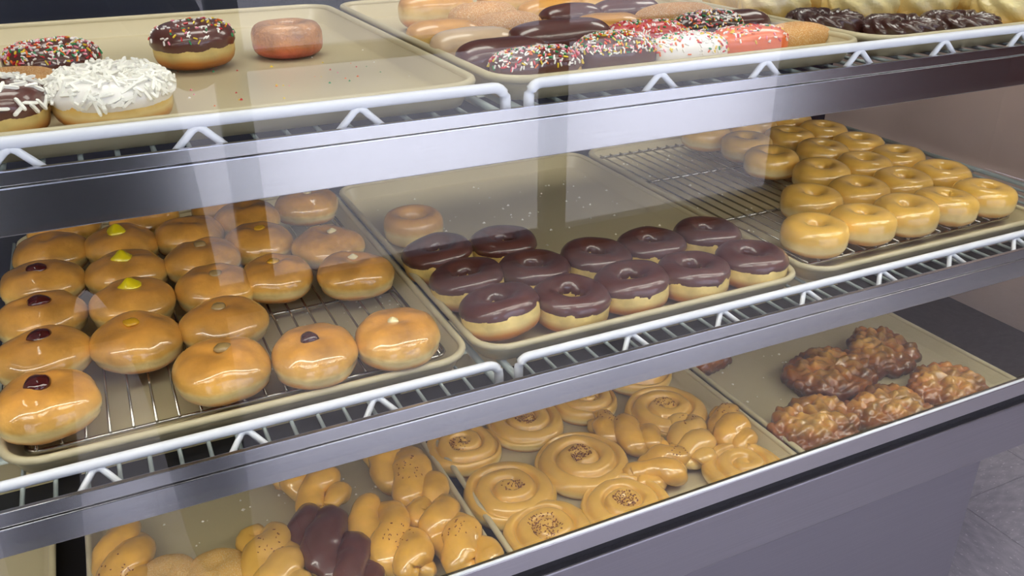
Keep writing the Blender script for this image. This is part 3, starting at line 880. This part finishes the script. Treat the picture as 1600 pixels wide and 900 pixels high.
# ================================================================== BOTTOM DECK
ZB = ZP['bottom']
def twist(x, y, rz, label, seed, m=M_twist, Lx=0.135, R=0.0235, amp=0.0165, turns=1.35, bend=0.0, icing=None, z=0.0, group='twisted pastries on the bottom deck'):
    VF = twist_VF(Lx, R, amp, turns, seed, bend)
    t = tag(obj('twist', mesh('twist', VF, m), None, (x, y, ZB + z), (0, 0, rz)), label, 'pastry', group)
    if icing:
        im = mesh('icing', shell(twist_VF(Lx, R, amp, turns, seed, bend, 88, 24), 0.0018, lambda c: c.z - (0.0215 + 0.005 * N(c.x * 50, c.y * 50, seed))), icing)
        obj('icing', im, t)
    return t
SPECK = simple('cinnamon_specks', srgb(124, 66, 30), 0.7)
def specks(t, me, n, seed, zmin=0.02, near=(0, 0, 0.02), size=(0.0024, 0.0009)):
    o = obj('cinnamon_flecks', scatter(me, n, size, [SPECK], zmin, 0.05, seed, 0.3, near), t); o['kind'] = 'stuff'
    return o
for args in (
  (-0.083, 0.890, 1.50, 'golden glazed twist along the left rim of the twist tray', 0.4, M_twist, 0.17),
  (0.160, 0.958, 1.9, 'golden glazed hooked twist lying alone at the rear of the twist tray', 2.2, M_twist, 0.105, 0.0215, 0.019, 1.1, 0.012),
  (0.277, 0.925, 1.75, 'long golden twist at the right rim of the twist tray, rearmost', 1.2, M_twist, 0.165),
  (0.222, 0.812, 1.72, 'golden twist with dark flecks right of the chocolate one', 3.3, M_twist, 0.15),
  (0.291, 0.780, 1.7, 'golden twist with flecks at the right rim of the twist tray, frontmost', 4.6, M_twist, 0.145),
  (0.080, 0.830, 1.6, 'maple-glazed twist with dark flecks, left of the chocolate one', 5.1, M_maple, 0.13),
  ):
    t = twist(*args)
    specks(t, t.data, 34, int(args[4] * 10), 0.022, (0.02 * math.sin(args[4] * 9), 0, 0.021))
twist(0.150, 0.826, 1.8, 'chocolate-iced twist between golden ones at the front of the twist tray', 6.2, M_bar, 0.15, 0.0235, 0.0185, 1.3, 0, M_choc)
tag(obj('sugared_donut', mesh('sugared_donut', filled_VF(0.078, 0.042, 61), M_cinnamon, True, True), None, (0.018, 0.845, ZB)), 'round cinnamon-sugared pastry left of the flecked maple twist, cut off by the frame', 'pastry')
tag(obj('sugared_donut', mesh('sugared_donut', filled_VF(0.076, 0.04, 62), M_cinnamon, True, True), None, (-0.036, 0.862, ZB - 0.0), (0, 0, 1)), 'round cinnamon-sugared pastry barely showing at the bottom edge, beside the left rim twist', 'pastry')

sw_list = [(0.392, 0.833, 0.126, 'at the left rim, second from the front'), (0.512, 0.850, 0.132, 'large and darkly flecked, in the middle of the tray'), (0.404, 0.744, 0.118, 'frontmost at the left rim'),
           (0.518, 0.743, 0.120, 'frontmost in the middle, cut by the sill'), (0.376, 0.955, 0.112, 'third from the front along the left rim'), (0.482, 0.972, 0.118, 'behind the large flecked one'),
           (0.592, 0.985, 0.104, 'rear row, partly hidden under the fascia'), (0.690, 0.905, 0.126, 'at the right rim, behind the twists')]
for k, (x, y, D, d) in enumerate(sw_list):
    t = tag(obj('cinnamon_swirl', mesh('cinnamon_swirl', swirl_VF(D, 0.032, k + 1.3), M_maple, True, True), None, (x, y, ZB), (0, 0, k * 1.1)), 'maple-glazed cinnamon swirl, ' + d, 'pastry', 'cinnamon swirls on the bottom deck')
    specks(t, t.data, 150 if k in (1, 2, 3, 5) else 50, 70 + k, 0.012, (0.004, -0.002 + 0.006 * math.sin(k), 0.016 if k != 2 else 0.022), (0.0026, 0.0009))
t = tag(obj('cinnamon_swirl', mesh('cinnamon_swirl', swirl_VF(0.124, 0.034, 12.3), M_maple, True, True), None, (0.708, 1.022, ZB + 0.004), (0.06, 0, 0.4)), 'maple-glazed cinnamon swirl, rearmost at the right rim, leaning', 'pastry', 'cinnamon swirls on the bottom deck')
t = tag(obj('cinnamon_swirl', mesh('cinnamon_swirl', swirl_VF(0.118, 0.030, 14.3), M_maple, True, True), None, (0.708, 0.742, ZB), (0, 0, 2.4)), 'maple-glazed swirl at the front right, mostly cut off by the sill', 'pastry', 'cinnamon swirls on the bottom deck')
for args in (
  (0.602, 0.882, 2.05, 'golden glazed twist between the large swirl and the rim swirl', 0.8, M_twist, 0.105, 0.021, 0.015),
  (0.606, 0.786, 0.5, 'hooked golden twist in front of the group at the swirl tray', 2.9, M_twist, 0.092, 0.0195, 0.016, 1.1, 0.02),
  (0.676, 0.822, 1.1, 'golden twist in the middle of the three at the right rim', 1.9, M_maple, 0.1, 0.0205, 0.014),
  (0.748, 0.818, 1.25, 'golden twist touching the right rim of the swirl tray', 4.1, M_twist, 0.1, 0.021, 0.014),
  ):
    t = twist(*args, group='twists on the swirl tray')
    specks(t, t.data, 24, int(args[4] * 10), 0.022, (0.03, 0, 0.018))

for k, (x, y, Lx, W, rz, d) in enumerate(((0.995, 0.872, 0.155, 0.115, 0.3, 'rear left of the group'), (1.120, 0.893, 0.14, 0.105, 0.7, 'rearmost, behind the small gap'), (0.868, 0.775, 0.145, 0.105, 0.2, 'front left, nearest the swirl tray'),
                                          (0.998, 0.755, 0.13, 0.095, -0.1, 'front centre, cut by the sill'), (1.126, 0.764, 0.135, 0.1, 0.4, 'front right corner of the tray'))):
    tag(obj('apple_fritter', mesh('apple_fritter', fritter_VF(Lx * 1.0, W * 1.04, 0.036, k + 1.5), M_fritter), None, (x, y, ZB), (0, 0, rz)), 'lumpy dark brown glazed apple fritter, ' + d, 'pastry', 'apple fritters on the bottom deck')
tag(obj('apple_fritter', mesh('apple_fritter', fritter_VF(0.12, 0.09, 0.034, 9.5), M_fritter), None, (0.845, 1.025, ZB), (0, 0, 0.4)), 'apple fritter peeking out under the shelf fascia, alone at the rear', 'pastry', 'apple fritters on the bottom deck')

# ------------------------------------------------------------------ glaze flakes and crumbs
def flakes(name, spots, z, label, mats=(M_flake,), size=0.003):
    V, F, MI = [], [], []
    r = random.Random(len(spots) + int(1000 * z))
    for x, y in spots:
        s = size * r.uniform(0.4, 1.2)
        o = len(V)
        a = r.uniform(0, 6)
        for k in range(4):
            V.append((x + s * math.cos(a + k * PI / 2) * r.uniform(0.5, 1), y + s * math.sin(a + k * PI / 2) * r.uniform(0.5, 1), z))
        V.append((x, y, z + s * 0.7))
        F += [(o, o + 1, o + 4), (o + 1, o + 2, o + 4), (o + 2, o + 3, o + 4), (o + 3, o, o + 4), (o + 3, o + 2, o + 1, o)]
        MI += [r.randrange(len(mats))] * 5
    me = bpy.data.meshes.new(name)
    me.from_pydata(V, [], F)
    for m in mats: me.materials.append(m)
    for p, m in zip(me.polygons, MI): p.material_index = m
    return tag(obj(name, me), label, 'crumbs', None, 'stuff')
def spots(n, x0, x1, y0, y1, s):
    r = random.Random(s)
    return [(r.uniform(x0, x1), r.uniform(y0, y1)) for _ in range(n)]
flakes('glaze_flakes', spots(60, 0.34, 0.74, 1.0, 1.29, 1), ZP['middle'], 'white glaze flakes on the empty rear of the centre middle tray')
flakes('glaze_flakes', spots(60, -0.06, 0.3, 0.79, 1.0, 2), ZP['bottom'], 'white glaze flakes on the bare part of the twist tray')
flakes('glaze_flakes', spots(45, 0.81, 1.0, 0.83, 1.1, 3), ZP['bottom'], 'white glaze flakes beside the fritters')
flakes('glaze_flakes', spots(50, 0.10, 0.29, 0.8, 0.96, 4), ZP['middle'], 'white glaze flakes under the left rack near the gap')
flakes('glaze_flakes', spots(60, 0.80, 1.0, 0.9, 1.3, 5), ZP['middle'], 'white glaze flakes under the right rack left of the rings')
flakes('sprinkle_crumbs', spots(60, -0.05, 0.3, 0.80, 1.05, 6), ZT, 'fallen sprinkles and crumbs on the top left tray', SPR, 0.0022)

# ================================================================== CUSTOMER BEHIND THE CAMERA (dark reflection at the left of the glass)
def person():
    p = obj('person', None, None, (-0.09, -0.34, 0))
    tag(p, 'person in dark clothes with legs apart, seen only as a dark reflection in the glass', 'person')
    J = {'pelvis': (0, 0, 0.93), 'waist': (0.0, 0, 1.10), 'chest': (0.0, 0.01, 1.30), 'neck': (0.0, 0.02, 1.46), 'head': (0.0, 0.05, 1.56), 'crown': (0, 0.05, 1.68),
         'hl': (-0.13, 0, 0.86), 'kl': (-0.16, 0.03, 0.47), 'al': (-0.2, 0, 0.08), 'tl': (-0.22, 0.16, 0.035), 'hr': (0.13, 0, 0.86), 'kr': (0.15, 0.03, 0.47), 'ar': (0.15, 0, 0.08), 'tr': (0.17, 0.16, 0.035),
         'sl': (-0.17, 0.0, 1.38), 'el': (-0.24, 0.06, 1.12), 'wl': (-0.05, 0.3, 1.3), 'sr': (0.17, 0.0, 1.38), 'er': (0.26, 0.06, 1.12), 'wr': (0.14, 0.3, 1.32)}
    Rr = {'pelvis': 0.19, 'waist': 0.2, 'chest': 0.2, 'neck': 0.06, 'head': 0.09, 'crown': 0.07, 'hl': 0.125, 'kl': 0.092, 'al': 0.075, 'tl': 0.04, 'hr': 0.125, 'kr': 0.092, 'ar': 0.075, 'tr': 0.04,
          'sl': 0.07, 'el': 0.05, 'wl': 0.035, 'sr': 0.07, 'er': 0.05, 'wr': 0.035}
    E_ = [('pelvis', 'waist'), ('waist', 'chest'), ('chest', 'neck'), ('neck', 'head'), ('head', 'crown'), ('pelvis', 'hl'), ('hl', 'kl'), ('kl', 'al'), ('al', 'tl'), ('pelvis', 'hr'), ('hr', 'kr'), ('kr', 'ar'), ('ar', 'tr'),
          ('chest', 'sl'), ('sl', 'el'), ('el', 'wl'), ('chest', 'sr'), ('sr', 'er'), ('er', 'wr')]
    ks = list(J)
    me = bpy.data.meshes.new('body')
    me.from_pydata([J[k] for k in ks], [(ks.index(a), ks.index(b)) for a, b in E_], [])
    me.materials.append(simple('dark_clothes', (0.012, 0.012, 0.016, 1), 0.8))
    o = obj('body', me, p)
    m = o.modifiers.new('skin', 'SKIN')
    sv = me.skin_vertices[0].data
    for i, k in enumerate(ks):
        sv[i].radius = (Rr[k], Rr[k] * (0.75 if k in ('pelvis', 'waist', 'chest') else 1)); sv[i].use_root = (k == 'pelvis')
    o.modifiers.new('sub', 'SUBSURF').levels = 1
person()
